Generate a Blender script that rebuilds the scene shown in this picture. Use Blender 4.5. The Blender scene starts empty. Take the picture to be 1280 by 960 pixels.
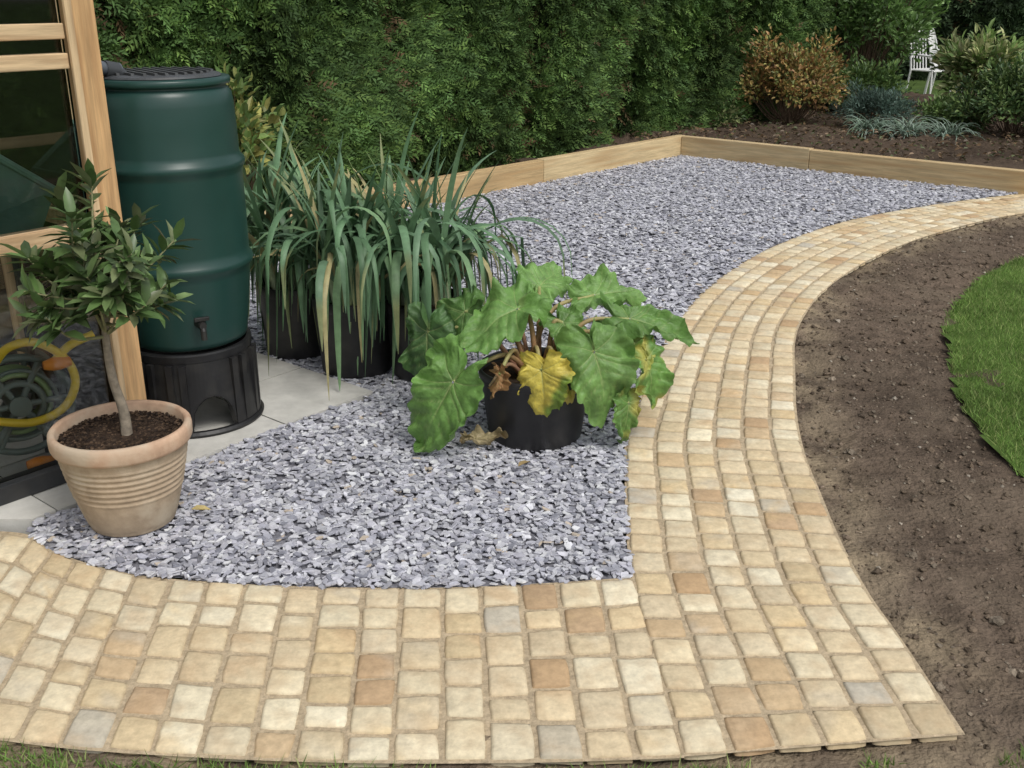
import bpy, math, random
import numpy as np
from math import radians, sin, cos, pi
rng=np.random.default_rng(7); random.seed(7)
S=bpy.context.scene
def A(x): return np.array(x,dtype=float)
def nrm(v):
    v=np.asarray(v,float); return v/np.maximum(np.linalg.norm(v,axis=-1,keepdims=True),1e-9)
def fbm(P,scale,seed,octs=4):
    r=np.random.default_rng(seed); P=np.asarray(P,float); out=np.zeros(P.shape[:-1]); amp=1;tot=0
    for o in range(octs):
        for k in range(4):
            w=r.normal(size=P.shape[-1]); w=w/np.linalg.norm(w)*scale*(0.7+0.6*r.random())
            out+=amp*np.sin(P@w+r.random()*6.28)
        tot+=amp*2; amp*=.55; scale*=2.1
    return out/tot
def pip(P,poly):
    x=P[:,0];y=P[:,1];ins=np.zeros(len(P),bool);n=len(poly);j=n-1
    for i in range(n):
        xi,yi=poly[i];xj,yj=poly[j]
        if yi!=yj:
            c=((yi>y)!=(yj>y))&(x<(xj-xi)*(y-yi)/(yj-yi)+xi); ins^=c
        j=i
    return ins
# ---------------------------------------------------------------- mesh builder
class Geo:
    def __init__(s): s.V=[];s.C=[];s.F=[];s.n=0
    def add(s,V,F,C):
        V=np.asarray(V,float).reshape(-1,3);F=np.asarray(F,int);C=np.asarray(C,float)
        if C.ndim==1: C=np.tile(C,(len(V),1))
        s.V.append(V);s.C.append(C);s.F.append(F+s.n);s.n+=len(V)
    def build(s,name,mat,parent=None,smooth=False,bevel=0):
        V=np.concatenate(s.V);C=np.concatenate(s.C)
        me=bpy.data.meshes.new(name)
        me.vertices.add(len(V));me.vertices.foreach_set('co',V.ravel())
        tot=np.concatenate([np.full(len(f),f.shape[1]) for f in s.F])
        idx=np.concatenate([f.ravel() for f in s.F])
        me.loops.add(len(idx));me.loops.foreach_set('vertex_index',idx.astype(np.int32))
        me.polygons.add(len(tot));st=np.concatenate([[0],np.cumsum(tot)[:-1]])
        me.polygons.foreach_set('loop_start',st.astype(np.int32))
        me.polygons.foreach_set('loop_total',tot.astype(np.int32))
        me.update(calc_edges=True)
        me.polygons.foreach_set('use_smooth',np.full(len(tot),smooth))
        at=me.attributes.new('Col','FLOAT_COLOR','POINT')
        at.data.foreach_set('color',np.concatenate([np.clip(C,0,1),np.ones((len(C),1))],1).ravel())
        me.materials.append(mat);me.validate()
        ob=bpy.data.objects.new(name,me);S.collection.objects.link(ob)
        if parent: ob.parent=parent
        if bevel:
            m=ob.modifiers.new('b','BEVEL');m.width=bevel;m.segments=2;m.limit_method='ANGLE'
        return ob
def empty(name,loc=(0,0,0)):
    e=bpy.data.objects.new(name,None);S.collection.objects.link(e);e.empty_display_size=.1;return e
BF=[(0,3,2,1),(4,5,6,7),(0,1,5,4),(1,2,6,5),(2,3,7,6),(3,0,4,7)]
def obox(g,c,half,ax,ay,az,col):
    c=A(c);V=[]
    for z in(-1,1):
        for x,y in((-1,-1),(1,-1),(1,1),(-1,1)):
            V.append(c+A(ax)*x*half[0]+A(ay)*y*half[1]+A(az)*z*half[2])
    g.add(V,BF,col)
def tube(g,pts,rad,sides,col,caps=True):
    pts=A(pts);n=len(pts);rad=np.broadcast_to(np.asarray(rad,float),(n,))
    T=nrm(np.gradient(pts,axis=0));u=np.cross(T[0],[0,0,1.0])
    if np.linalg.norm(u)<.1:u=np.cross(T[0],[1.0,0,0])
    u=nrm(u);V=[]
    for i in range(n):
        u=nrm(u-T[i]*np.dot(u,T[i]));w=np.cross(T[i],u)
        for k in range(sides):
            a=2*pi*k/sides;V.append(pts[i]+rad[i]*(u*cos(a)+w*sin(a)))
    F=[(i*sides+k,i*sides+(k+1)%sides,(i+1)*sides+(k+1)%sides,(i+1)*sides+k) for i in range(n-1) for k in range(sides)]
    C=np.asarray(col,float)
    if C.ndim==2: C=np.repeat(C,sides,axis=0)
    g.add(V,F,C)
    if caps:
        b=np.array(V[-sides:]);g.add(b,[tuple(range(sides))],C if C.ndim==1 else C[-sides:])
def lathe(g,prof,c,sides,col,wob=0):
    V=[];c=A(c)
    for r,z in prof:
        for k in range(sides):
            a=2*pi*k/sides;V.append(c+A([r*cos(a),r*sin(a),z]))
    F=[(i*sides+k,i*sides+(k+1)%sides,(i+1)*sides+(k+1)%sides,(i+1)*sides+k) for i in range(len(prof)-1) for k in range(sides)]
    g.add(V,F,col)
def crom(P,m=16):
    P=A(P);P=np.vstack([2*P[0]-P[1],P,2*P[-1]-P[-2]]);o=[]
    for i in range(1,len(P)-2):
        for t in np.linspace(0,1,m,endpoint=False):
            a,b,c,d=P[i-1:i+3]
            o.append(.5*((2*b)+(-a+c)*t+(2*a-5*b+4*c-d)*t*t+(-a+3*b-3*c+d)*t**3))
    o.append(P[-2]);return np.array(o)
def arcs(P): return np.concatenate([[0],np.cumsum(np.linalg.norm(np.diff(P,axis=0),axis=1))])
def at(P,s,L): return np.stack([np.interp(s,L,P[:,k]) for k in range(P.shape[1])],-1)
LF=np.array([(0,2,3),(0,3,1),(2,5,6),(2,6,3),(3,6,4),(3,4,1),(7,6,5),(7,4,6)])
def leaves(g,P,D,N,L,W,C,droop=.15,fold=.25):
    P=A(P);D=nrm(D);N=nrm(N-D*np.sum(N*D,-1,keepdims=True));B=np.cross(D,N);n=len(P)
    L=np.broadcast_to(L,(n,))[:,None];W=np.broadcast_to(W,(n,))[:,None]
    def pt(a,b,c): return P+D*L*a+B*W*b*.5+N*(c*W-L*droop*a*a)
    V=np.stack([pt(0,0,0),pt(.3,-.9,fold),pt(.3,.9,fold),pt(.3,0,0),pt(.68,-.8,fold),pt(.68,.8,fold),pt(.68,0,0),pt(1,0,0)],1)
    F=(np.arange(n)[:,None,None]*8+LF[None]).reshape(-1,3)
    g.add(V.reshape(-1,3),F,np.repeat(C,8,axis=0))
def pick(cols,n,var=.2):
    cols=A(cols);c=cols[rng.integers(0,len(cols),n)];return c*(1+var*rng.normal(size=(n,1)).clip(-2,2))
# ---------------------------------------------------------------- materials
def mat(name,rough=.7,ns=20,na=.3,bs=60,bstr=.3,bd=.01,trans=0,spec=.5,tint=None,tscale=4,tamt=.5,metal=0,rot=0,stretch=None,coat=0):
    m=bpy.data.materials.new(name);m.use_nodes=True;nt=m.node_tree;N=nt.nodes;Lk=nt.links
    p=N['Principled BSDF'];out=N['Material Output']
    at=N.new('ShaderNodeAttribute');at.attribute_name='Col'
    tc=N.new('ShaderNodeTexCoord');vec=tc.outputs['Object']
    if stretch:
        r1=N.new('ShaderNodeMapping');r1.inputs['Rotation'].default_value=(0,0,-rot);Lk.new(vec,r1.inputs['Vector'])
        r2=N.new('ShaderNodeMapping');r2.inputs['Scale'].default_value=stretch;Lk.new(r1.outputs[0],r2.inputs['Vector']);vec=r2.outputs[0]
    no=N.new('ShaderNodeTexNoise');no.inputs['Scale'].default_value=ns;no.inputs['Detail'].default_value=6;no.inputs['Roughness'].default_value=.65;Lk.new(vec,no.inputs['Vector'])
    mr=N.new('ShaderNodeMapRange');mr.inputs['From Min'].default_value=.3;mr.inputs['From Max'].default_value=.7;mr.inputs['To Min'].default_value=1-na;mr.inputs['To Max'].default_value=1+na
    Lk.new(no.outputs['Fac'],mr.inputs['Value'])
    mx=N.new('ShaderNodeVectorMath');mx.operation='SCALE';Lk.new(at.outputs['Color'],mx.inputs[0]);Lk.new(mr.outputs[0],mx.inputs['Scale'])
    col=mx.outputs[0]
    if tint:
        n2=N.new('ShaderNodeTexNoise');n2.inputs['Scale'].default_value=tscale;n2.inputs['Detail'].default_value=5;Lk.new(vec,n2.inputs['Vector'])
        m2=N.new('ShaderNodeMapRange');m2.inputs['From Min'].default_value=.48;m2.inputs['From Max'].default_value=.68;m2.inputs['To Max'].default_value=tamt;Lk.new(n2.outputs['Fac'],m2.inputs['Value'])
        mm=N.new('ShaderNodeMix');mm.data_type='RGBA';Lk.new(m2.outputs[0],mm.inputs[0]);Lk.new(col,mm.inputs[6]);mm.inputs[7].default_value=(*tint,1);col=mm.outputs[2]
    Lk.new(col,p.inputs['Base Color']);p.inputs['Roughness'].default_value=rough;p.inputs['Metallic'].default_value=metal
    p.inputs['Specular IOR Level'].default_value=spec
    if bstr:
        n3=N.new('ShaderNodeTexNoise');n3.inputs['Scale'].default_value=bs;n3.inputs['Detail'].default_value=5;Lk.new(vec,n3.inputs['Vector'])
        b=N.new('ShaderNodeBump');b.inputs['Strength'].default_value=bstr;b.inputs['Distance'].default_value=bd;Lk.new(n3.outputs['Fac'],b.inputs['Height']);Lk.new(b.outputs[0],p.inputs['Normal'])
    if trans:
        t=N.new('ShaderNodeBsdfTranslucent');Lk.new(col,t.inputs['Color']);ms=N.new('ShaderNodeMixShader');ms.inputs[0].default_value=trans
        Lk.new(p.outputs[0],ms.inputs[1]);Lk.new(t.outputs[0],ms.inputs[2]);Lk.new(ms.outputs[0],out.inputs['Surface'])
    return m
M_sett=mat('sandstone',.92,45,.17,110,.6,.003,tint=(.50,.35,.20),tscale=13,tamt=.35,spec=.12)
M_mortar=mat('joint_sand',.95,60,.3,200,.8,.004,spec=.1)
M_slate=mat('slate',.5,60,.18,120,.3,.002,spec=.5)
M_soil=mat('soil',1,14,.4,70,1,.02,spec=.1,tint=(.19,.15,.11),tscale=2.5,tamt=.6)
M_comp=mat('potting_compost',1,40,.4,90,1,.01,spec=.1)
M_leaf=mat('leaf',.5,25,.2,60,.1,.002,trans=.18,spec=.4)
M_hedge=mat('conifer_foliage',.7,3,.3,60,0,trans=0,spec=.2)
M_bay=mat('glossy_leaf',.38,25,.2,60,.05,.002,trans=.12,spec=.5)
M_rhub=mat('rhubarb_leaf',.45,35,.25,70,.7,.006,trans=.2,spec=.4)
M_bark=mat('bark',.9,40,.35,90,.7,.004)
M_grass=mat('grass_blades',.6,3,.25,60,0,trans=.25,spec=.2)
M_plant=mat('green_plastic',.36,4,.12,30,.06,.003,spec=.5,tint=(.03,.066,.055),tscale=3,tamt=.35)
M_black=mat('black_plastic',.45,12,.3,40,.15,.003,tint=(.045,.042,.037),tscale=10,tamt=.5)
M_terra=mat('terracotta',.92,16,.18,90,.4,.003,tint=(.50,.43,.33),tscale=8,tamt=.8,spec=.12)
M_slab=mat('paving',.9,10,.15,150,.3,.002,spec=.2,tint=(.40,.39,.35),tscale=4,tamt=.5)
M_metal=mat('painted_metal',.5,10,.05,30,0)
M_plastic=mat('coloured_plastic',.45,10,.15,30,0)
ang1=math.atan2(2.147,1.978);ang2=math.atan2(-2.01,2.36);angG=math.atan2(.768,.64)
M_w1=mat('timber_a',.85,6,.3,12,.5,.005,rot=ang1,stretch=(.6,9,9),tint=(.36,.22,.10),tscale=3,tamt=.6,spec=.15)
M_w2=mat('timber_b',.85,6,.3,12,.5,.005,rot=ang2,stretch=(.6,9,9),tint=(.36,.22,.10),tscale=3,tamt=.6,spec=.15)
M_cedar=mat('cedar',.7,5,.3,20,.3,.002,stretch=(12,12,.8),tint=(.33,.17,.07),tscale=3,tamt=.6)
M_cedarH=mat('cedar_rail',.7,5,.3,20,.3,.002,rot=angG,stretch=(.8,12,12),tint=(.33,.17,.07),tscale=3,tamt=.6)
def glassmat():
    m=bpy.data.materials.new('glass');m.use_nodes=True;N=m.node_tree.nodes;L=m.node_tree.links
    for x in list(N):
        if x.type=='BSDF_PRINCIPLED':N.remove(x)
    t=N.new('ShaderNodeBsdfTransparent');t.inputs[0].default_value=(.94,.96,.95,1);gl=N.new('ShaderNodeBsdfGlossy');gl.inputs['Roughness'].default_value=.03
    fr=N.new('ShaderNodeFresnel');fr.inputs[0].default_value=1.5;mx=N.new('ShaderNodeMixShader')
    L.new(fr.outputs[0],mx.inputs[0]);L.new(t.outputs[0],mx.inputs[1]);L.new(gl.outputs[0],mx.inputs[2]);L.new(mx.outputs[0],N['Material Output'].inputs[0]);return m
M_glass=glassmat()
# ---------------------------------------------------------------- curves
front_in=crom([(-2.6,2.95),(-1.95,2.83),(-1.6,2.80),(-1.463,2.774),(-1.366,2.69),(-1.217,2.606),(-1.059,2.545),(-.869,2.511),(-.664,2.490),(-.441,2.478),(-.176,2.478),(.089,2.50),(.345,2.532)])
front_out=crom([(-2.5,2.22),(-1.9,2.06),(-1.5,1.94),(-1.13,1.862),(-.849,1.821),(-.411,1.791),(0,1.789),(.275,1.80),(.37,1.805)])
right_in=crom([(.37,1.805),(.35,2.15),(.337,2.532),(.357,2.885),(.384,3.168),(.421,3.501),(.516,3.899),(.644,4.383),(.841,4.984),(1.137,5.663),(1.624,6.467),(2.314,7.26),(3.089,7.833),(4.004,8.322),(5.0,8.75),(6.2,9.15)])
right_out=crom([(1.0,1.875),(.985,2.245),(.972,2.45),(.98,2.735),(1.007,3.049),(1.037,3.361),(1.103,3.731),(1.21,4.177),(1.319,4.607),(1.455,4.984),(1.707,5.498),(2.122,6.118),(2.617,6.69),(3.195,7.207),(3.766,7.594),(4.7,8.02),(6.1,8.5)])
Lo=arcs(right_out);so=np.array([Lo[np.argmin(np.linalg.norm(right_out-p,axis=1))] for p in right_in])
so=np.maximum.accumulate(so);k=np.ones(25)/25;so=np.convolve(np.pad(so,12,mode='edge'),k,'valid');so=(so-so[0])/(so[-1]-so[0])*Lo[-1]
RO=at(right_out,so,Lo)
# ---------------------------------------------------------------- ground
g=Geo();g.add([(-150,-60,-.07),(150,-60,-.07),(150,250,-.07),(-150,250,-.07)],[(0,1,2,3)],(.07,.11,.03))
M_ground=mat('ground_turf',.95,3,.35,40,.5,.02,spec=.1);g.build('ground',M_ground)
def gridpatch(name,poly,res,z0,amp,sc,col,m,var=.0,seed=3):
    poly=A(poly);mn=poly.min(0);mx=poly.max(0);nx=int((mx[0]-mn[0])/res)+1;ny=int((mx[1]-mn[1])/res)+1
    X,Y=np.meshgrid(np.linspace(mn[0],mx[0],nx),np.linspace(mn[1],mx[1],ny));P=np.stack([X.ravel(),Y.ravel()],1)
    z=z0+amp*fbm(P,sc,seed,5)
    i=(np.arange(ny-1)[:,None]*nx+np.arange(nx-1)[None]).ravel();F=np.stack([i,i+1,i+nx+1,i+nx],1)
    cen=(P[F[:,0]]+P[F[:,2]])/2;F=F[pip(cen,poly)]
    used=np.unique(F);mp=-np.ones(len(P),int);mp[used]=np.arange(len(used))
    g=Geo();C=np.tile(A(col),(len(used),1))*(1+var*fbm(P[used],3,seed+9)[:,None])
    if callable(seed_col.get(name)): C=seed_col[name](P[used],C)
    g.add(np.column_stack([P,z])[used],mp[F],C);return g.build(name,m,smooth=True)
def soilcol(P,C):
    # sandy spill of jointing material beside the path edge
    ed=right_out[::6];dm=np.min(np.linalg.norm(P[:,None]-ed[None],axis=2),axis=1);dm=np.minimum(dm,np.where(P[:,1]<1.88,np.abs(P[:,1]-1.80)*1.0,9))
    f=np.clip(1-dm/.24,0,1)*np.clip(.6+.9*fbm(P,14,77),0,1);f=f[:,None]*.8
    return C*(1-f)+A((.36,.29,.19))*f
seed_col={'soil_bed':soilcol}
soil_poly=[(-3,1.1),(5,1.1),(5,8.3),(3.7,7.65),(2.5,6.7),(1.6,5.5),(1.2,4.5),(.95,3.0),(.9,1.95),(-3,2.1)]
gridpatch('soil_bed',soil_poly,.022,-.011,.022,9,(.135,.102,.076),M_soil,.3)
g=Geo();n=26000
P=np.column_stack([rng.uniform(.85,4.6,n),rng.uniform(1.3,7.8,n)])
lawn_edge=crom([(4.6,7.3),(3.9,6.9),(3.16,6.28),(2.7,5.8),(2.388,5.34),(2.15,4.95),(2.036,4.607),(1.9,4.2),(1.807,3.899),(1.745,3.43),(1.74,3.168),(1.80,2.6),(1.9,2.2),(2.2,1.9)],8)
lawn_poly=list(map(tuple,lawn_edge))+[(7,1.7),(9,5),(9,9.2),(5.2,7.4)]
path_poly=[tuple(p) for p in right_in]+[tuple(p) for p in right_out[::-1]]
P=P[pip(P,soil_poly)&~pip(P,lawn_poly)&~pip(P,path_poly)]
r=np.exp(rng.normal(-5.35,.5,len(P))).clip(.002,.018)
oct_=A([(1,0,0),(0,1,0),(-1,0,0),(0,-1,0),(0,0,1),(.7,.7,.5),(-.7,.7,.5),(-.7,-.7,.5),(.7,-.7,.5)])
OF=np.array([(0,5,8),(1,6,5),(2,7,6),(3,8,7),(4,5,6),(4,6,7),(4,7,8),(4,8,5),(0,1,5),(1,2,6),(2,3,7),(3,0,8)])
V=np.column_stack([P,-.011+.022*fbm(P,9,3,5)])[:,None]+oct_[None]*r[:,None,None]*rng.uniform(.6,1.3,(len(P),9,1))
cc=pick([(.145,.11,.08),(.18,.14,.105),(.11,.085,.062),(.23,.19,.145)],len(P),.2);cc[rng.random(len(P))<.025]=(.45,.40,.33)
g.add(V.reshape(-1,3),(np.arange(len(P))[:,None,None]*9+OF).reshape(-1,3),np.repeat(cc,9,0));g.build('soil_clods',M_soil)
gridpatch('lawn',lawn_poly,.04,.004,.006,5,(.09,.15,.035),M_ground,.2)
def grass(name,poly,dens,h,cols,edge=None):
    poly=A(poly);mn=poly.min(0);mx=poly.max(0);n=int((mx-mn).prod()*dens);P=rng.uniform(mn,mx,(n,2));P=P[pip(P,poly)]
    if edge is not None:P=P[edge(P)]
    n=len(P);b=np.column_stack([P,np.full(n,-.004)]);a=rng.random(n)*6.28;hh=h*rng.uniform(.5,1.3,n);w=.0022
    side=np.column_stack([np.cos(a),np.sin(a),0*a])*w;lean=np.column_stack([rng.normal(size=n)*.6,rng.normal(size=n)*.6,np.ones(n)])*hh[:,None]
    V=np.stack([b-side,b+side,b+lean],1);g=Geo();g.add(V.reshape(-1,3),np.arange(3*n).reshape(-1,3),np.repeat(pick(cols,n,.25)*(1+.25*fbm(P,4,8)[:,None]),3,0));return g.build(name,M_grass)
GC=[(.16,.27,.06),(.20,.33,.08),(.12,.21,.045),(.30,.36,.13)]
jag=np.array([p for p in lawn_edge[4:]]);jag[:-2]+=rng.normal(size=(len(jag)-2,2))*.012
vis=[tuple(p) for p in jag]+[(3.0,1.9),(3.6,3.5),(4.6,6.0),(5,7.0)]
grass('lawn_grass',vis,15000,.032,GC)
tf=lambda P:(fbm(P,5,41)>-.05)
grass('grass_tufts',[(-1.6,1.2),(2.2,1.2),(2.2,1.72),(1.25,1.83),(.8,1.80),(0,1.765),(-.85,1.795),(-1.6,1.95)],16000,.024,GC,tf)
# ---------------------------------------------------------------- setts
sett_cols=[(.64,.53,.36)]*6+[(.69,.60,.43)]*6+[(.62,.50,.32)]*4+[(.57,.43,.27)]*2+[(.52,.47,.38)]*1+[(.73,.66,.50)]*3+[(.48,.34,.21)]*1
av=A([-1,-.95,-.8,-.3,.3,.8,.95,1]);m_=len(av)
AA,BB=np.meshgrid(av,av);gx=AA*np.sqrt(1-.11*BB**4*np.abs(AA)**3);gy=BB*np.sqrt(1-.11*AA**4*np.abs(BB)**3)
em=np.maximum(abs(AA),abs(BB));gz=np.where(em>.99,-.022,np.where(em>.9,-.0038,np.where(em>.7,-.0004,0)))
ii=(np.arange(m_-1)[:,None]*m_+np.arange(m_-1)).ravel();SF=np.stack([ii,ii+1,ii+m_+1,ii+m_],1)
def sett(g,c4,top=.014):
    c4=[A(c)+rng.normal(size=2)*.0019 for c in c4]
    u=(gx.ravel()+1)/2;v=(gy.ravel()+1)/2
    P=(c4[0][None]*((1-u)*(1-v))[:,None]+c4[1][None]*(u*(1-v))[:,None]+c4[2][None]*(u*v)[:,None]+c4[3][None]*((1-u)*v)[:,None])
    cen=P.mean(0);d=P-cen
    an=np.arctan2(d[:,1],d[:,0]);wob=1+.014*np.sin(an*3+rng.random()*6.28)+.016*np.sin(an*7+rng.random()*6.28);P=cen+d*wob[:,None]
    tilt=rng.normal(size=2)*.012
    z=top+gz.ravel()+(P-cen)@tilt+rng.normal()*.0010+.0013*fbm(P,90,5,2)
    yy=rng.normal();col=A(random.choice(sett_cols))*(1+.05*rng.normal())*A([1,1+.012*yy,1+.035*yy-.02])
    C=np.tile(col,(len(P),1))
    f=(np.clip(fbm(P,38,int(rng.integers(9999)),3)*1.6,0,1)*rng.uniform(0,.6))[:,None];t2=A(random.choice([(.55,.38,.22),(.74,.67,.50),(.48,.43,.34),(.64,.47,.25)]));C=C*(1-f)+t2*f
    C*=np.where(em.ravel()>.9,.9,1)[:,None]
    g.add(np.column_stack([P,z]),SF,C)
g=Geo()
LI=arcs(right_in);tt=LI/LI[-1]
def rp(t,w): return at(right_in,t,tt)*(1-w)+at(RO,t,tt)*w
gap=.0043
for c in range(6):
    w0=c/6;w1=(c+1)/6;line=np.array([rp(t,(w0+w1)/2) for t in np.linspace(0,1,500)]);LL=arcs(line)
    s=0;first=True
    while s<LL[-1]-.13:
        l=.118 if first else rng.choice([.09,.1,.102,.108,.115]);first=False
        t0=np.interp(s+gap,LL,np.linspace(0,1,500));t1=np.interp(s+l-gap,LL,np.linspace(0,1,500))
        gw=gap/.63
        sett(g,[rp(t0,w0+gw),rp(t0,w1-gw),rp(t1,w1-gw),rp(t1,w0+gw)]);s+=l
LFi=arcs(front_in);LFo=arcs(front_out);nf=int(round((LFi[-1]+LFo[-1])/2/.108))
edges=np.linspace(0,1,nf+1);edges[1:-1]+=rng.normal(size=nf-1)*.0012
def fp(t,w): return at(front_in,t*LFi[-1],LFi)*(1-w)+at(front_out,t*LFo[-1],LFo)*w
for i in range(nf):
    t0,t1=edges[i],edges[i+1];wd=np.linalg.norm(fp((t0+t1)/2,0)-fp((t0+t1)/2,1))
    ls=rng.choice([.085,.1,.11,.12,.13],6) if rng.random()<.8 else rng.choice([.08,.095,.1,.105],7);cs=np.concatenate([[0],np.cumsum(ls/ls.sum())])
    gt=gap/LFi[-1];gw=gap/wd
    for j in range(len(ls)):
        sett(g,[fp(t0+gt,cs[j]+gw),fp(t1-gt,cs[j]+gw),fp(t1-gt,cs[j+1]-gw),fp(t0+gt,cs[j+1]-gw)])
g.build('sett_path',M_sett,smooth=True)
g=Geo()
def strip(Pa,Pb,z,col):
    n=len(Pa);V=np.vstack([np.column_stack([Pa,np.full(n,z)]),np.column_stack([Pb,np.full(n,z)])]);g.add(V,[(i,i+1,n+i+1,n+i) for i in range(n-1)],col)
mc=(.46,.37,.25)
ts=np.linspace(0,1,200);strip(np.array([rp(t,-.005) for t in ts]),np.array([rp(t,1.005) for t in ts]),.0078,mc)
strip(np.array([fp(t,-.005) for t in ts]),np.array([fp(t,1.005) for t in ts]),.0073,mc)
g.build('path_jointing',M_mortar)
# ---------------------------------------------------------------- slabs
d=A([.64,.768]);n_=A([-.768,.64]);B0=A([-.561,3.943])
def clipY(poly,y0):
    o=[]
    for i in range(len(poly)):
        a,b=poly[i-1],poly[i];ia,ib=a[1]>=y0,b[1]>=y0
        if ia!=ib:
            t=(y0-a[1])/(b[1]-a[1]);o.append(a+(b-a)*t)
        if ib:o.append(b)
    return o
g=Geo();sl=.45
for i in range(9):
    for j in range(5):
        p=[B0-d*(i*sl+.004)+n_*(j*sl+.004),B0-d*((i+1)*sl-.004)+n_*(j*sl+.004),B0-d*((i+1)*sl-.004)+n_*((j+1)*sl-.004),B0-d*(i*sl+.004)+n_*((j+1)*sl-.004)]
        p=clipY(p,2.845)
        if len(p)<3:continue
        k=len(p);zt=.022+rng.normal()*.0008;V=[(*q,-.03) for q in p]+[(*q,zt) for q in p]
        col=A((.56,.55,.51))*(1+.05*rng.normal());g.add(V,[tuple(range(k,2*k))],col)
        g.add(V,[(a,(a+1)%k,k+(a+1)%k,k+a) for a in range(k)],col)
g.build('paving_slabs',M_slab)
slab_poly=[tuple(B0),tuple(B0-d*1.45),(-1.5,2.80),(-3,2.83),(-4,3.5),tuple(B0+n_*2.25)]
g=Geo();q=[B0-d*.01+n_*.01,B0-d*1.4+n_*.01,A([-1.5,2.86]),A([-3.5,2.86]),B0+n_*2.2]
g.add([(*x,.006) for x in q],[(0,1,2,3,4)][:1],(.3,.27,.22));g.build('paving_bedding',M_mortar)
# ---------------------------------------------------------------- slate gravel
gp=[tuple(p) for p in front_in if p[0]>-1.47]+[tuple(p) for p in right_in if p[1]>2.53 and p[0]<4.1]+[(4.1,8.33),(1.66,10.4),(-3.6,4.69),tuple(B0+n_*2.25),tuple(B0),tuple(B0-d*1.42)]
gridpatch('gravel_bed',gp,.03,.002,.006,7,(.20,.20,.225),M_mortar)
def chips(n,box,smin,smax,zr):
    P=rng.uniform(box[0],box[1],(n,2));P=P[pip(P,gp)&~pip(P,slab_poly)];n=len(P)
    s=rng.uniform(smin,smax,n);el=rng.uniform(.35,.75,n);a0=rng.random(n)*6.28
    ang=np.linspace(0,2*pi,7)[:6][None]+rng.normal(size=(n,6))*.2;rr=rng.uniform(.6,1.12,(n,6))
    x=np.cos(ang)*rr*s[:,None];y=np.sin(ang)*rr*(s*el)[:,None];th=rng.uniform(.0010,.0025,n)[:,None]
    loc=np.stack([x,y,np.zeros_like(x)],-1);top=np.concatenate([loc*A([.95,.95,1])+A([0,0,1])*th[...,None],loc-A([0,0,1])*th[...,None]],1)
    tx=rng.normal(size=n)*.16;ty=rng.normal(size=n)*.16
    Z=nrm(np.column_stack([tx,ty,np.ones(n)]));X=nrm(np.cross(np.column_stack([-np.sin(a0),np.cos(a0),0*a0]),Z));Y=np.cross(Z,X)
    V=top[...,0:1]*X[:,None]+top[...,1:2]*Y[:,None]+top[...,2:3]*Z[:,None]
    V+=np.column_stack([P,rng.uniform(.006,zr,n)+.006*fbm(P,7,3,5)])[:,None]
    F=[(0,1,2,3),(0,3,4,5)]+[(i+6,(i+1)%6+6,(i+1)%6,i) for i in range(6)]
    col=pick([(.41,.415,.46),(.50,.505,.545),(.35,.355,.405),(.56,.565,.60),(.44,.44,.495),(.52,.52,.565)],n,.13);col[rng.random(n)<.015]=(.5,.43,.35);col[rng.random(n)<.06]=(.68,.69,.71);col[rng.random(n)<.09]=(.23,.235,.275)
    g.add(V.reshape(-1,3),(np.arange(n)[:,None,None]*12+np.array(F)).reshape(-1,4),np.repeat(col,12,0))
g=Geo()
chips(int(3.4*2.2*5200),((-1.8,2.4),(1.6,4.6)),.012,.022,.019)
chips(int(8*6*2500),((-3.8,4.6),(4.2,10.6)),.015,.027,.021)
g.build('slate_gravel',M_slate)
# ---------------------------------------------------------------- sleepers
K=A([1.66,10.40]);d1=A([cos(ang1),sin(ang1)]);n1=A([-d1[1],d1[0]]);d2=A([cos(ang2),sin(ang2)]);n2=A([-d2[1],d2[0]])
def sleeper(p0,p1,nn,m,cols,w=.09,h=.22):
    p0=A(p0);p1=A(p1);c=(p0+p1)/2+nn*w/2;dd=nrm(p1-p0);g=Geo();obox(g,(*c,h/2-.02),(np.linalg.norm(p1-p0)/2-.002,w/2,h/2),(*dd,0),(*nn,0),(0,0,1),cols)
    return g.build('timber_sleeper',m,bevel=.006)
sleeper(K-d1*2.05,K+d1*.09,n1,M_w1,(.60,.47,.27));sleeper(K-d1*4.45,K-d1*2.05,n1,M_w1,(.50,.36,.19),h=.215)
sleeper(K-d1*6.85,K-d1*4.45,n1,M_w1,(.58,.44,.24));sleeper(K-d1*8.8,K-d1*6.85,n1,M_w1,(.52,.4,.22))
sleeper(K+d2*.002,K+d2*1.35,n2,M_w2,(.56,.44,.26));sleeper(K+d2*1.35,K+d2*3.3,n2,M_w2,(.54,.41,.23),h=.213)
bed=[tuple(K-d1*8.6+n1*.07),tuple(K+n1*.07+n2*.07),tuple(K+d2*3.28+n2*.07),(5.5,9.7),(8,11.5),(9,14),(5,16.5),(1.5,15.5),(-9,6)]
gridpatch('planting_bed',bed,.06,.13,.06,5,(.085,.062,.045),M_comp,.3)
g=Geo();n=3500;P=np.column_stack([rng.uniform(1.2,6.5,n),rng.uniform(9,13.5,n)]);P=P[pip(P,bed)];n=len(P)
a=rng.random(n)*6.28;leaves(g,np.column_stack([P,np.full(n,.165)+rng.uniform(0,.03,n)]),np.column_stack([np.cos(a),np.sin(a),rng.normal(size=n)*.3]),np.column_stack([rng.normal(size=(n,2))*.4,np.ones(n)]),.05,.03,pick([(.14,.10,.06),(.2,.13,.07),(.08,.055,.035),(.09,.11,.04)],n));g.build('leaf_litter',M_leaf)
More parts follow.
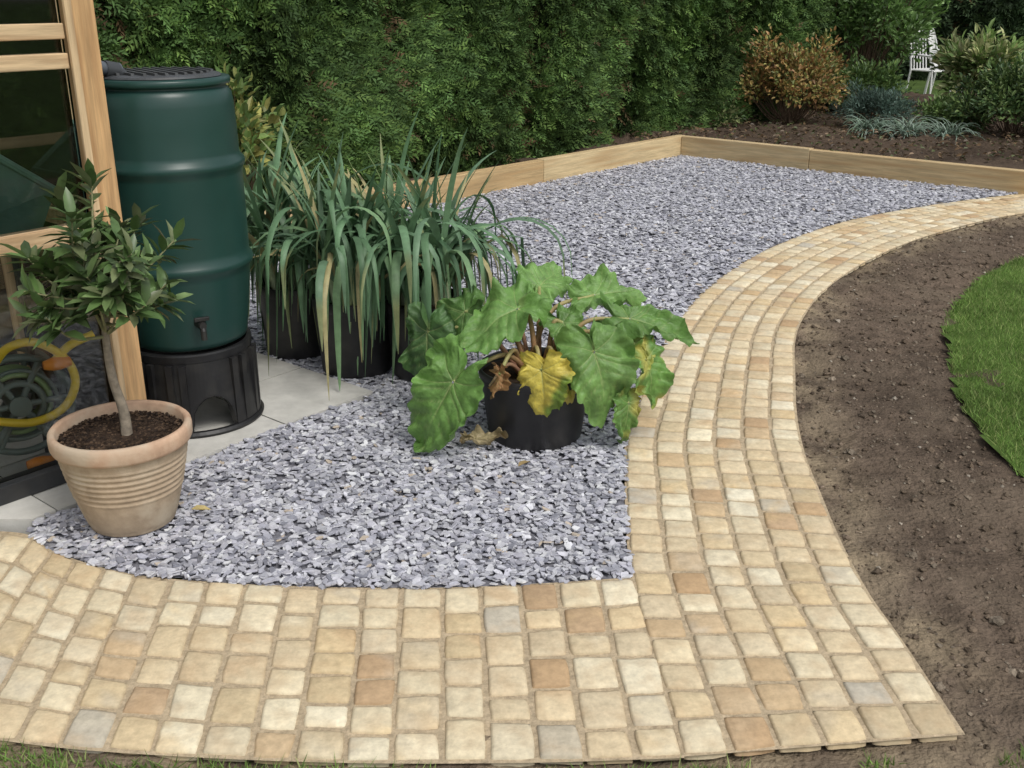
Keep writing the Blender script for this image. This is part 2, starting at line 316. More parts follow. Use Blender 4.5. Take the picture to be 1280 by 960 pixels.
# ---------------------------------------------------------------- hedge
def hedge(name,P0,P1,out,H,N,amp,frond,cols,seed,period=1.35,spread=1):
    P0=A(P0);P1=A(P1);Ln=np.linalg.norm(P1-P0);dd=(P1-P0)/Ln;out=A(out)
    def phs(u,z): return np.abs(np.sin(pi*u/period+.9*np.sin(u*.8)+.25*np.sin(z*1.7+u)))
    def disp(u,z):
        b=phs(u,z)**.4
        return amp*(b-.5)+.15*fbm(np.stack([u,z],-1),2.6,seed,4)-.08*(z/H)**2
    par=empty(name);g=Geo()
    nu=int(Ln/.12);nz=int(H/.12);U,Z=np.meshgrid(np.linspace(0,Ln,nu),np.linspace(0,H,nz))
    D=disp(U,Z)-.17;V=np.stack([P0[0]+dd[0]*U+out[0]*D,P0[1]+dd[1]*U+out[1]*D,Z],-1).reshape(-1,3)
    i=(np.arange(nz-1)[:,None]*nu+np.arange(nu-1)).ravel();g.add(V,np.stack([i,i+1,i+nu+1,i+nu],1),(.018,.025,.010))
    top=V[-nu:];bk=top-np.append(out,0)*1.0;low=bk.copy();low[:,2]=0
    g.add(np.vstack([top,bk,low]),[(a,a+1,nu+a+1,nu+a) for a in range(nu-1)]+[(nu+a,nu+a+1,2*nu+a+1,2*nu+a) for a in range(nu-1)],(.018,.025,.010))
    g.build('dark_backing',M_hedge,par,True)  # solid dark backing sheet added behind the fronds, no modelled branches
    u=rng.random(N)*Ln;z=H*rng.random(N)**1.0;dep=rng.random(N)**2*.17
    gapm=phs(u,z)
    keep=rng.random(N)<(.45+gapm*2.0);u,z,dep=u[keep],z[keep],dep[keep];N=len(u);gapm=gapm[keep]
    D=disp(u,z)-dep;P=np.column_stack([P0[0]+dd[0]*u+out[0]*D,P0[1]+dd[1]*u+out[1]*D,z+.02])
    o3=np.append(out,0);a3=np.append(dd,0)
    lean=fbm(np.stack([u,z],-1),3,seed+3)
    ax=nrm(o3*rng.uniform(.2,.8,(N,1))+A([0,0,1])*(rng.normal(size=(N,1))*.45-.05)+a3*(rng.normal(size=(N,1))*.4+1.0*lean[:,None]))
    sd=nrm(np.cross(ax,o3+rng.normal(size=(N,3))*.5));L=frond*rng.uniform(.6,1.4,N)[:,None]
    t=fbm(np.stack([u,z],-1),4.5,seed+5,5)
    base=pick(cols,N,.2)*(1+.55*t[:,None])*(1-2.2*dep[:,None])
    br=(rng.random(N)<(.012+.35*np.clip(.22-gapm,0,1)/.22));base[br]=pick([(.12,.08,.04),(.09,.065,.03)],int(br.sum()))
    g=Geo();fs=[]
    for j in range(6):
        f=j/6;rt=P+ax*L*f;dr=ax*cos(.65)+sd*sin(.65)*(1 if j%2 else -1)
        if j==5:dr=ax
        ll=L*(.55-.3*f);pr=nrm(np.cross(dr,np.cross(ax,sd)))*L*.08
        fs.append(np.stack([rt-pr,rt+pr+dr*ll*.3,rt+dr*ll,],1))
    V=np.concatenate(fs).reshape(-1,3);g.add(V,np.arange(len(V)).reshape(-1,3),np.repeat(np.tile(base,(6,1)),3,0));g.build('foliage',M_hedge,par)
    return par
HC=[(.068,.128,.032),(.088,.158,.040),(.055,.105,.030),(.11,.18,.045),(.07,.13,.04)]
h0=K-d1*9.2+n1*.62;h1=K+d1*4.1+n1*.62
hedge('conifer_hedge',h0,h1,-n1,2.7,90000,.22,.115,HC,11,period=1.9)
hedge('far_hedge',(0,21.5),(17,19.5),(0,-1),3.4,22000,.25,.26,[(.04,.07,.03),(.05,.08,.032),(.032,.055,.025)],23,period=2.1)
# ---------------------------------------------------------------- shrubs
def shrub(name,c,rx,rz,nc,nl,L,W,cols,z0=.12,cr=.33,stemcol=(.12,.08,.05),m=None,up=.3,droop=.15):
    par=empty(name);c=A(c);v=nrm(rng.normal(size=(nc,3)));v[:,2]=np.abs(v[:,2])*1.0-.25*(rng.random(nc)<.4)
    R=rng.uniform(.4,1,nc)[:,None]*rng.uniform(.75,1.2,(nc,1));cc=A([c[0],c[1],z0+rz*.42])+v*R*A([rx,rx,rz*.58])
    g=Geo();k=rng.integers(0,nc,nl);o=nrm(rng.normal(size=(nl,3)))*(rng.random(nl)**.5)[:,None]*rx*cr*rng.uniform(.7,1.2,nc)[k][:,None]
    P=cc[k]+o;ctr=A([c[0],c[1],z0+rz*.3]);D=nrm(o)*.6+nrm(P-ctr)*.7+rng.normal(size=(nl,3))*.4+A([0,0,up]);P[:,2]=np.maximum(P[:,2],z0)
    Nn=nrm(P-ctr)+A([0,0,.8])+rng.normal(size=(nl,3))*.4
    tone=rng.uniform(.7,1.3,nc)[k][:,None]
    leaves(g,P,D,Nn,L*rng.uniform(.6,1.25,nl),W*rng.uniform(.7,1.2,nl),pick(cols,nl,.2)*tone,droop);g.build('foliage',m or M_leaf,par)
    g=Geo()
    for i in range(nc):
        b=A([c[0],c[1],z0-.05])+rng.normal(size=3)*A([.06,.06,0])*rx;md=(b+cc[i])/2+A([0,0,-.05])*rz+rng.normal(size=3)*.03*rx
        tube(g,crom([b,md,cc[i]],4),np.linspace(.012,.004,9)*max(rx,.4),5,stemcol)
    g.build('stems',M_bark,par);return par
shrub('autumn_shrub',(3.12,12.0),.60,.95,90,5200,.055,.034,[(.36,.22,.08),(.40,.29,.10),(.28,.15,.06),(.19,.22,.07),(.30,.29,.09)],cr=.26)
shrub('laurel_shrub',(4.75,14.8),1.05,2.1,90,9000,.10,.045,[(.10,.19,.045),(.13,.24,.06),(.075,.14,.04),(.16,.26,.08)])
shrub('variegated_shrub',(5.75,13.4),.50,.95,45,3000,.13,.05,[(.20,.30,.09),(.38,.42,.20),(.15,.24,.07),(.44,.45,.22)])
shrub('heather_plant',(3.95,11.6),.42,.42,40,5000,.05,.012,[(.08,.13,.10),(.10,.16,.13),(.07,.11,.08)])
shrub('box_shrub',(5.15,10.9),.52,.72,60,5500,.06,.03,[(.06,.115,.04),(.09,.15,.045),(.13,.19,.06)])
shrub('evergreen_shrub',(4.2,13.1),.5,.6,40,3500,.07,.03,[(.09,.16,.05),(.12,.19,.05)])
shrub('fatsia_shrub',(6.75,12.4),.65,1.0,50,3500,.14,.07,[(.09,.17,.05),(.14,.23,.07)])
shrub('rose_shrub',(-1.82,6.9),.34,.98,34,620,.09,.048,[(.17,.26,.07),(.30,.33,.10),(.12,.21,.06),(.34,.33,.10)],z0=.15,cr=.45)
shrub('low_shrub',(2.2,12.1),.45,.3,30,2500,.06,.03,[(.08,.13,.05),(.13,.15,.06)])
shrub('hardy_geranium',(4.75,11.5),.35,.3,30,2000,.06,.035,[(.12,.20,.06),(.17,.25,.08)])
def ribbon(g,pts,W,side,col,fold=.3):
    pts=A(pts);n=len(pts);T=nrm(np.gradient(pts,axis=0));B=nrm(np.tile(A(side),(n,1))-T*np.sum(T*A(side),1,keepdims=True))
    Nn=np.cross(B,T);W=np.asarray(W)[:,None]
    V=np.stack([pts-B*W/2+Nn*W*fold,pts,pts+B*W/2+Nn*W*fold],1).reshape(-1,3)
    F=[]
    for i in range(n-1):
        a=i*3;F+=[(a,a+1,a+4,a+3),(a+1,a+2,a+5,a+4)]
    C=np.asarray(col,float);C=np.repeat(C,3,0) if C.ndim==2 else C
    g.add(V,F,C)
def arch(b,az,e0,L,curl,n=12,kink=None):
    p=A(b);o=[p.copy()];e=e0
    for i in range(n-1):
        e-=curl*(i/n+.25)/n*2
        if kink is not None and i==kink:e-=1.0
        e=max(e,-1.5);st=L/(n-1);p=p+A([cos(az)*cos(e),sin(az)*cos(e),sin(e)])*st;p[2]=max(p[2],.03);o.append(p.copy())
        az+=rng.normal()*.05
    return np.array(o)
par=empty('strap_leaf_plant');g=Geo()
for cx,cy in((4.1,11.05),(4.45,10.75),(3.75,11.2)):
    for i in range(90):
        az=rng.random()*6.28;p=arch((cx+rng.normal()*.05,cy+rng.normal()*.05,.13),az,rng.uniform(.5,1.4),rng.uniform(.25,.42),1.6,8)
        ribbon(g,p,.022*np.linspace(1,.15,8),(-sin(az),cos(az),0),pick([(.24,.33,.26),(.32,.40,.33),(.18,.26,.18)],1,.15)[0])
g.build('leaves',M_leaf,par,True)
# ---------------------------------------------------------------- planter pots & leeks
def pot(g,c,rt,rb,h,col=(.016,.016,.017)):
    lathe(g,[(0,.002),(rb*.97,.002),(rb,.01),(rb+(rt-rb)*.86,h*.86),(rt*.985,h*.87),(rt*1.0,h*.88),(rt*1.01,h*.985),(rt*1.0,h),(rt*.965,h),(rt*.95,h*.9)],c,48,col)
leek_cols=[(.115,.215,.11),(.15,.27,.145),(.095,.185,.095),(.18,.30,.15),(.14,.24,.14)]
for (cx,cy,ns) in((-.96,4.48,10),(-.67,4.25,12),(-.36,4.20,11)):
    par=empty('potted_leeks');g=Geo();pot(g,(cx,cy,.012),.175,.15,.33);g.build('black_pot',M_black,par,True)
    g=Geo();lathe(g,[(0,.30),(.1,.305),(.167,.30)],(cx,cy,.012),24,(.05,.035,.025));g.build('compost',M_comp,par)
    g=Geo()
    for i in range(ns):
        a=i*2.4;rr=.15*math.sqrt((i+.5)/ns);b=A([cx+cos(a)*rr,cy+sin(a)*rr,.30]);top=b+A([rng.normal()*.02+cos(a)*.03,rng.normal()*.02+sin(a)*.03,rng.uniform(.16,.30)])
        tube(g,[b,(b+top)/2,top],[.016,.015,.012],8,[(.5,.55,.4),(.36,.46,.26),(.18,.3,.14)])
        az0=rng.random()*3.14
        for k in range(16):
            az=az0+pi*(k%2)+rng.normal()*.6;st=b+(top-b)*(.3+.7*k/16)
            e0=rng.uniform(1.0,1.5);L=rng.uniform(.5,.88);cu=rng.uniform(2.2,4.2)
            up_=rng.random()<.30
            if up_: L*=.66;cu=rng.uniform(.2,.9);e0=rng.uniform(1.2,1.52)
            kink=rng.integers(3,7) if rng.random()<.5 and not up_ else None
            p=arch(st,az,e0,L,cu,14,kink);c=pick(leek_cols,1,.14)[0]
            if k<3 and rng.random()<.5:c=A((.40,.36,.18))
            cc=np.tile(c,(14,1));
            if rng.random()<.3:cc[-4:]=cc[-4:]*.5+A((.34,.31,.13))*.5
            ribbon(g,p,rng.uniform(.020,.036)*np.array([.8,1,1,1,1,1,.97,.93,.88,.8,.68,.52,.33,.08]),(-sin(az)+rng.normal()*.3,cos(az)+rng.normal()*.3,rng.normal()*.15),cc,.18)
        if i%4==1:
            p=arch(top,rng.random()*6.28,1.5,.36,.4,8);tube(g,p,np.linspace(.004,.002,8),6,(.22,.3,.12))
    g.build('leaves',M_leaf,par,True)
# ---------------------------------------------------------------- rhubarb
par=empty('potted_rhubarb');pc=A([.085,3.53,.012]);g=Geo();pot(g,pc,.205,.17,.27);g.build('black_pot',M_black,par,True)
g=Geo();lathe(g,[(0,.235),(.12,.24),(.197,.235)],pc,24,(.05,.035,.025));g.build('compost',M_comp,par)
GL=Geo();GS=Geo()
def rleaf(att,tip,nr,L,c1,c2=None,blot=0,droop=.55,wav=1.0,wid=1.0,curl=0,stalk=True):
    att=A(att);T=nrm(tip);Nn=nrm(A(nr)-T*np.dot(A(nr),T));Bn=np.cross(Nn,T)
    nt,nr_=200,20;th=np.linspace(-pi,pi,nt);rho=np.linspace(.03,1,nr_)
    dg=np.abs(np.degrees(th));rad=np.interp(dg,[0,8,20,38,60,85,110,135,155,170,180],[1.20,1.10,.97,.82,.69,.61,.58,.60,.56,.34,.06])
    ph=rng.random(4)*6.28
    circ=np.stack([np.cos(th),np.sin(th)],-1);sd=int(rng.integers(9999))
    # irregular toothed, lobed margin
    saw=np.abs(((th*14/pi+ph[0])%1)-.35);rad=rad*(1+.12*fbm(circ,3.5,sd,4)-.05*saw*2+.03*np.sin(th*9+ph[1]))
    TH,RH=np.meshgrid(th,rho);R=RH*rad[None]
    x=R*np.cos(TH);y=R*np.sin(TH)*wid
    ay=np.abs(y);q=np.stack([x,y],-1)
    # midrib + pinnate side veins that leave it at an angle, plus two basal pairs
    mid=ay*(1+0*x);THc=TH-np.sign(TH)*.25*RH
    bas=np.min([np.abs(THc-v) for v in np.radians([52,-52,105,-105])],0)*R
    fr=((x-ay*.62)*5.2+ph[3])%1;side=np.minimum(fr,1-fr)/5.2*.85;side=np.where((x-ay*.62>.06),side,9)
    vd=np.minimum(np.minimum(mid,bas),side)
    puff=.045*np.sqrt(np.clip(vd/.09,0,1))*(.4+.8*RH)+.07*fbm(q,6,sd+1,3)*RH
    fold=.30*ay
    z=puff+fold+wav*.16*RH**3*fbm(np.stack([np.cos(TH)*RH,np.sin(TH)*RH],-1),6.5,sd+2,2)*1.4+wav*.03*RH**4*np.sin(TH*17+ph[0])-droop*(x*x*.75*np.sign(x).clip(0,1)+y*y*1.0)+curl*y
    y=y+.08*np.sin(x*3+ph[2])*RH
    V=att+L*(x[...,None]*T+y[...,None]*Bn+z[...,None]*Nn);V[...,2]=np.maximum(V[...,2],.028+.01*rng.random())
    c1=A(c1);C=np.tile(c1,(nr_,nt,1))*(1+.12*rng.normal())*(1+.18*fbm(q,9,sd+4,3)[...,None])
    vw=np.where(mid<=np.minimum(bas,side),.020*(1.25-x.clip(0,1.1)),.010)
    vein=np.clip(1-vd/vw,0,1)[...,None]*(1-.6*RH[...,None]);C=C*(1-vein*.7)+A((.38,.44,.19))*vein*.7
    if c2 is not None:
        f=np.clip(fbm(V,22,int(rng.integers(99)),3)*2+blot,0,1)[...,None];C=C*(1-f)+A(c2)*f
    i=(np.arange(nr_-1)[:,None]*nt+np.arange(nt-1)).ravel()
    GL.add(V.reshape(-1,3),np.stack([i,i+1,i+nt+1,i+nt],1),C.reshape(-1,3))
    if stalk:
        cr=A([.085+rng.normal()*.035,3.53+rng.normal()*.035,.25]);md=(cr+att)/2+A([0,0,.09])+A([(att-cr)[0]*-.12,0,0])
        pts=crom([cr,md,att],8);tube(GS,pts,np.linspace(.011,.006,len(pts)),8,np.linspace((.40,.16,.10),(.36,.40,.15),len(pts)))
G1=(.135,.265,.065);G2=(.105,.215,.055);G3=(.17,.315,.085);DK=(.075,.155,.05)
rleaf((-.20,3.34,.29),(-.62,-.15,-.80),(-.35,-.75,.55),.275,G1,wid=.85)
rleaf((-.31,3.62,.38),(-.10,-.15,-.95),(-.3,-.9,.3),.21,DK,wid=.8)
rleaf((-.17,3.64,.45),(-.75,-.1,-.6),(-.4,-.5,.7),.18,G2,wid=.85)
rleaf((.02,3.50,.50),(-.85,-.45,-.20),(-.1,-.45,.9),.215,G1,wid=.95)
rleaf((.10,3.68,.53),(.25,.35,.18),(.1,-.65,.75),.165,G3,wid=.9)
rleaf((.18,3.54,.44),(.35,-.5,-.35),(.1,-.5,.8),.13,G1)
rleaf((.28,3.38,.385),(.25,-.45,-.80),(.15,-.8,.55),.215,G3,wid=.95)
rleaf((.10,3.33,.335),(.05,-.25,-.9),(-.25,-.85,.4),.155,(.60,.50,.09),(.20,.30,.05),-.3,wid=1.0)
rleaf((.16,3.36,.33),(.5,-.2,-.8),(.25,-.85,.4),.12,(.58,.47,.10),(.22,.32,.06),-.1,wid=.8)
rleaf((.47,3.45,.33),(.40,-.2,-.85),(.6,-.7,.4),.17,G1,(.46,.44,.11),-.4,wid=.8)
rleaf((.30,3.68,.50),(.85,.10,.12),(-.1,-.45,.88),.19,G3,wid=.7)
rleaf((.42,3.58,.44),(.98,-.15,-.05),(0,-.3,.93),.23,G1,wid=.65)
rleaf((.41,3.39,.19),(.0,-.3,-.95),(.45,-.85,.2),.14,G1,(.42,.4,.1),-.2,wid=.75)
rleaf((-.045,3.33,.32),(-.05,-.2,-1),(.5,-.8,.1),.08,(.32,.18,.08),wid=.5,wav=2)
rleaf((.42,3.50,.38),(.5,-.5,-.3),(.2,-.6,.7),.11,(.40,.42,.1),(.18,.27,.06),0)
GL.build('leaves',M_rhub,par,True)
for i in range(7):
    a=rng.random()*6.28;cr=A([.085+cos(a)*.05,3.53+sin(a)*.05,.24]);e=cr+A([cos(a)*.22,sin(a)*.18,rng.uniform(.02,.2)]);tube(GS,crom([cr,(cr+e)/2+A([0,0,.07]),e],6),np.linspace(.010,.004,13),8,np.linspace((.40,.18,.12),(.45,.34,.2),13))
GS.build('stalks',M_leaf,par,True)
GL=Geo();rleaf((-.13,3.40,.05),(.9,-.25,.0),(.1,-.5,.8),.11,(.30,.22,.11),(.42,.35,.2),-.1,wid=.4,wav=1.6,droop=-.3,stalk=False);GL.build('dead_leaf',M_rhub,None,True)
g=Geo();leaves(g,A([[-1.0,2.89,.035],[.02,3.2,.035]]),A([[1,.2,0],[.6,.6,.1]]),A([[0,-.3,1],[0,0,1]]),.06,.025,A([[.42,.33,.12],[.3,.22,.1]]));g.build('fallen_leaf',M_leaf)
# ---------------------------------------------------------------- bay tree
par=empty('potted_bay_tree');pc=A([-1.17,2.86,.018]);g=Geo()
prof=[(0,.0),(.118,.0),(.126,.006)]
for i in range(61):
    t=i/60;r=.126+.062*t**.75
    if .42<t<.9:r+=.0030*sin((t-.42)*2*pi/.075)
    prof.append((r,.012+.248*t))
prof+=[(.193,.262),(.200,.266),(.204,.275),(.205,.30),(.203,.312),(.197,.318),(.188,.318),(.182,.312),(.180,.26)]
lathe(g,prof,pc,72,(.46,.35,.24))
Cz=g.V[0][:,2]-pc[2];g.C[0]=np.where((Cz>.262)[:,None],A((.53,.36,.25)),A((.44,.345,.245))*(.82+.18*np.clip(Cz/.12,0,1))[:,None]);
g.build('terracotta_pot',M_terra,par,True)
g=Geo();lathe(g,[(0,.290),(.1,.288),(.183,.282)],pc,40,(.045,.03,.022));
n=1500;a=rng.random(n)*6.28;rr=.178*np.sqrt(rng.random(n));PP=np.column_stack([pc[0]+rr*np.cos(a),pc[1]+rr*np.sin(a),np.full(n,.305)])
V=PP[:,None]+oct_[None]*rng.uniform(.002,.006,(n,1,1));g.add(V.reshape(-1,3),(np.arange(n)[:,None,None]*9+OF).reshape(-1,3),np.repeat(pick([(.05,.035,.025),(.09,.06,.04),(.03,.022,.018)],n),9,0));g.build('compost',M_comp,par)
gb=Geo();gl=Geo();t0=A([-1.15,2.85,.29]);t1=A([-1.175,2.86,.60]);tt1=A([-1.16,2.86,.79])
tube(gb,crom([t0,(-1.152,2.855,.38),(-1.17,2.855,.48),t1,tt1],5),np.linspace(.017,.009,21),10,(.25,.21,.16))
cen=A([-1.18,2.87,.82]);tips=[]
while len(tips)<46:
    v=nrm(rng.normal(size=3));R=rng.uniform(.4,1.05)
    p=cen+v*R*A([.25,.25,.225]);
    if p[2]<.64 and rng.random()<.4: continue
    tips.append(p)
LP,LD,LN=[],[],[]
for p in tips:
    s=t1+(tt1-t1)*rng.random();md=(s+p)/2+A([0,0,-.02])+rng.normal(size=3)*.015
    pts=crom([s,md,p],6);tube(gb,pts,np.linspace(.0055,.002,len(pts)),6,(.20,.20,.10))
    ax=nrm(pts[-1]-pts[-4]+A([0,0,.02]))
    for k in range(16):
        f=rng.random();bp=pts[-1] - (pts[-1]-pts[6])*f*.7
        r=nrm(np.cross(ax,rng.normal(size=3)));spread=.5+.8*f+rng.random()*.3
        D=nrm(ax*cos(spread)+r*sin(spread)+A([0,0,.05]));LP.append(bp);LD.append(D);LN.append(ax*.8+A([0,0,.5])-r*.1)
n=len(LP);leaves(gl,LP,A(LD),A(LN),rng.uniform(.06,.10,n),rng.uniform(.025,.036,n),pick([(.085,.15,.045),(.11,.19,.06),(.07,.125,.04),(.16,.24,.09),(.14,.17,.08)],n,.2),.18,.15)
gb.build('trunk',M_bark,par,True);gl.build('foliage',M_bay,par,True)
# ---------------------------------------------------------------- water butt
par=empty('water_butt');wc=A([-1.205,3.70,.022]);g=Geo()
prof=[(.0,.315),(.19,.315),(.208,.325),(.213,.345),(.222,.40),(.234,.50),(.240,.565),(.243,.585),(.254,.60),(.258,.612),(.254,.624),(.245,.636),(.245,.66),(.2465,.8),(.2455,.92),(.247,.935),(.256,.948),(.259,.96),(.255,.972),(.243,.985),(.241,1.0),(.240,1.08),(.237,1.16),(.233,1.195),(.222,1.213),(.216,1.217),(.216,1.225),(.231,1.227),(.233,1.232),(.233,1.243),(.229,1.249),(.16,1.251),(.15,1.255),(0,1.257)]
lathe(g,prof,wc,96,(.013,.050,.042));g.build('barrel',M_plant,par,True)
g=Geo();lathe(g,[(.0,1.262),(.18,1.262),(.2,1.258),(.205,1.252)],wc,64,(.06,.065,.07))
for i in range(-5,6):
    x=i*.032;hl=math.sqrt(.175**2-x*x);obox(g,wc+A([x*.8,x*.6,1.266]),(hl*.95,.005,.004),(-.6,.8,0),(.8,.6,0),(0,0,1),(.09,.095,.10))
g.build('lid',M_black,par)
g=Geo();sc=(.013,.013,.014)
NS=96
def arch_h(a):
    ctrs=[radians(-58)+k*pi/2 for k in range(4)];hh=0
    for c_ in ctrs:
        dd=(a-c_+pi)%(2*pi)-pi
        if abs(dd)<.36: hh=max(hh,.13*math.sqrt(1-(dd/.36)**2)+.02)
    return hh
for k in range(NS):
    a0=2*pi*k/NS;a1=2*pi*(k+1)/NS;h0_=arch_h(a0);h1_=arch_h(a1)
    for R0,R1 in((.236,.217),(.222,.205)):
        def rr_(z):return R0+(R1-R0)*z/.31
        g.add([(wc[0]+rr_(h0_)*cos(a0),wc[1]+rr_(h0_)*sin(a0),wc[2]+h0_),(wc[0]+rr_(h1_)*cos(a1),wc[1]+rr_(h1_)*sin(a1),wc[2]+h1_),(wc[0]+R1*cos(a1),wc[1]+R1*sin(a1),wc[2]+.31),(wc[0]+R1*cos(a0),wc[1]+R1*sin(a0),wc[2]+.31)],[(0,1,2,3)],sc)
    if h0_>0 or h1_>0:
        g.add([(wc[0]+.236*cos(a0),wc[1]+.236*sin(a0),wc[2]+h0_),(wc[0]+.236*cos(a1),wc[1]+.236*sin(a1),wc[2]+h1_),(wc[0]+.205*cos(a1),wc[1]+.205*sin(a1),wc[2]+h1_),(wc[0]+.205*cos(a0),wc[1]+.205*sin(a0),wc[2]+h0_)],[(0,1,2,3)],sc)
lathe(g,[(.205,.311),(.222,.312),(.224,.305),(.222,.28),(.217,.276)],wc,64,sc)
lathe(g,[(.222,.001),(.244,.001),(.247,.010),(.240,.020),(.224,.020),(.222,.001)],wc,64,sc)
for k in range(4):
    for o_ in(-.42,.42,.62,.95):
        a=radians(-58)+k*pi/2+o_;r=A([cos(a),sin(a),0]);t=A([-sin(a),cos(a),0]);obox(g,wc+r*.226+A([0,0,.145]),(.010,.012,.13),nrm(r+A([0,0,-.0])),t,(0,0,1),sc)
g.build('stand',M_black,par,False)
g=Geo();ta=math.radians(-62);r=A([cos(ta),sin(ta),0]);t=A([-sin(ta),cos(ta),0]);b=wc+r*.218+A([0,0,.43])
tube(g,[b,b+r*.03,b+r*.06],[.022,.018,.012],12,(.012,.012,.012));tube(g,[b+r*.045,b+r*.055+A([0,0,-.02]),b+r*.057+A([0,0,-.05])],.011,10,(.012,.012,.012))
obox(g,b+r*.045+A([0,0,.022]),(.006,.026,.007),r,t,(0,0,1),(.012,.012,.012));g.build('tap',M_black,par,False,.002)
par2=empty('rain_downpipe');g=Geo()
px=A([-1.375,3.50,0]);PC=(.10,.115,.135)
tube(g,crom([px+A([0,0,2.1]),px+A([0,0,1.6]),px+A([0,0,1.37]),px+A([.012,.02,1.325]),px+A([.04,.06,1.305]),px+A([.07,.10,1.30])],8),.022,16,PC)
for zz in(1.38,1.46): tube(g,[px+A([0,0,zz-.02]),px+A([0,0,zz+.02])],.028,16,PC)
tube(g,[px+A([.035,.055,1.305]),px+A([.06,.09,1.298]),px+A([.08,.12,1.262])],[.028,.028,.024],16,(.05,.055,.06))
g.build('pipe',M_plastic,par2,True)
# ---------------------------------------------------------------- greenhouse
par=empty('timber_greenhouse');G0=A([-1.315,3.34]);cd=(.58,.36,.17);cl=(.63,.46,.27)
GV=Geo();GH=Geo();GG=Geo();GB=Geo()
def gb_(g,k0,k1,m0,m1,z0,z1,col):
    c=G0+d*(k0+k1)/2+n_*(m0+m1)/2;obox(g,(*c,(z0+z1)/2),(abs(k1-k0)/2,abs(m1-m0)/2,abs(z1-z0)/2),(*d,0),(*n_,0),(0,0,1),col)
Lk,Lm=-3.0,2.2
gb_(GV,-.037,.037,-.037,.037,.02,1.72,cd)
gb_(GV,-.062,-.0385,-.045,-.030,.07,1.70,cl)
for k in(-.75,-1.5,-2.25,-3.0): gb_(GV,k-.025,k+.025,-.02,.02,.13,1.70,cl)
for mm in(.75,1.5,2.2): gb_(GV,-.02,.02,mm-.025,mm+.025,.13,1.70,cl)
for k in(-.6,-1.2,-1.8,-2.4,-3.0): gb_(GV,k-.02,k+.02,Lm-.02,Lm+.02,.13,1.70,cl)
for z0,z1,w in((.80,.855,.030),(1.325,1.37,.028),(1.41,1.455,.026),(1.62,1.70,.034)):
    gb_(GH,Lk,-.0635,-w,w,z0,z1,cl)
for z0,z1,w in((.80,.85,.024),(1.62,1.70,.03)):
    gb_(GH,-w,w,.039,Lm-.026,z0,z1,cl);gb_(GH,Lk,-.03,Lm-w,Lm+w,z0,z1,cl)
gb_(GB,Lk,-.039,-.035,.035,.024,.085,(.03,.032,.035));gb_(GB,-.035,.035,.039,Lm,.024,.085,(.03,.032,.035));gb_(GB,Lk,0,Lm-.035,Lm+.035,.024,.085,(.03,.032,.035))
for k in(-.0,-.75,-1.5,-2.25,-3):
    for s in(0,1):
        a=G0+d*k+n_*(0 if s==0 else Lm);b=G0+d*k+n_*(Lm/2);a3=A([*a,1.68]);b3=A([*b,2.35]);ax=nrm(b3-a3);obox(GV,(a3+b3)/2,(np.linalg.norm(b3-a3)/2,.02,.03),ax,(*d,0),np.cross(ax,A([*d,0])),cl)
gb_(GH,Lk,.03,Lm/2-.02,Lm/2+.02,2.30,2.40,cl)
gb_(GG,Lk,-.0635,-.003,.003,.085,1.62,(1,1,1));gb_(GG,-.003,.003,.04,Lm-.03,.085,1.62,(1,1,1))
GV.build('posts',M_cedar,par,False,.003);GH.build('rails',M_cedarH,par,False,.003);GB.build('sill',M_black,par,False,.003);GG.build('glazing',M_glass,par)
g=Geo()
for i in range(6): 
    m0=.95+i*.1;c0=G0+d*(-1.5)+n_*(m0+.04);obox(g,(*c0,.72),(1.4,.04,.012),(*d,0),(*n_,0),(0,0,1),(.4,.28,.16))
for k in(-.2,-1.4,-2.6):
    for mm in(.98,1.5):
        c0=G0+d*k+n_*mm;obox(g,(*c0,.365),(.025,.025,.34),(*d,0),(*n_,0),(0,0,1),(.4,.28,.16))
g.build('added_shade_bench',M_cedarH,None,False,.002)  # slatted bench added to darken the greenhouse interior
g=Geo();c0=G0+d*(-.30)+n_*.35
def pt(k,m,z): q=c0+d*k+n_*m;return (q[0],q[1],z)
tc_=(.07,.15,.12)
V=[pt(-.34,-.16,.80),pt(.17,-.16,.80),pt(.17,.2,.80),pt(-.34,.2,.80),pt(-.40,-.20,1.09),pt(.02,-.20,1.09),pt(.02,.24,1.09),pt(-.40,.24,1.09),pt(.22,-.2,.94),pt(.22,.24,.94)]
g.add(V,[(0,3,2,1)],tc_);g.add(V,[(0,1,8),(0,8,5),(0,5,4),(3,7,6),(3,6,9),(3,9,2)],tc_);g.add(V,[(1,2,9,8),(3,0,4,7)],tc_)
rim=[V[4],V[5],V[8],V[9],V[6],V[7],V[4]]
for a,b in zip(rim[:-1],rim[1:]): tube(g,[A(a),A(b)],.013,8,(.10,.20,.16))
for k,mm in((-.3,-.1),(.1,-.1),(.1,.15),(-.3,.15)):
    p=A(pt(k,mm,.80));tube(g,[(p[0],p[1],.025),p],.012,8,(.06,.06,.06))
g.build('potting_tray',M_plastic,None)
par=empty('hose_reel');hc=A([-1.67,3.25,.26]);ax=nrm([.55,-.8,.05]);u=nrm(np.cross(ax,[0,0,1]));w=np.cross(u,ax)
if u[0]<0: u=-u
w=A([0,0,1.0])
def ring(g,c,R,r,col,n=40,a0=0,a1=2*pi):
    th=np.linspace(a0,a1,n);tube(g,[c+u*R*cos(t)+w*R*sin(t) for t in th],r,10,col,False)
DC=(.16,.20,.19)
g=Geo()
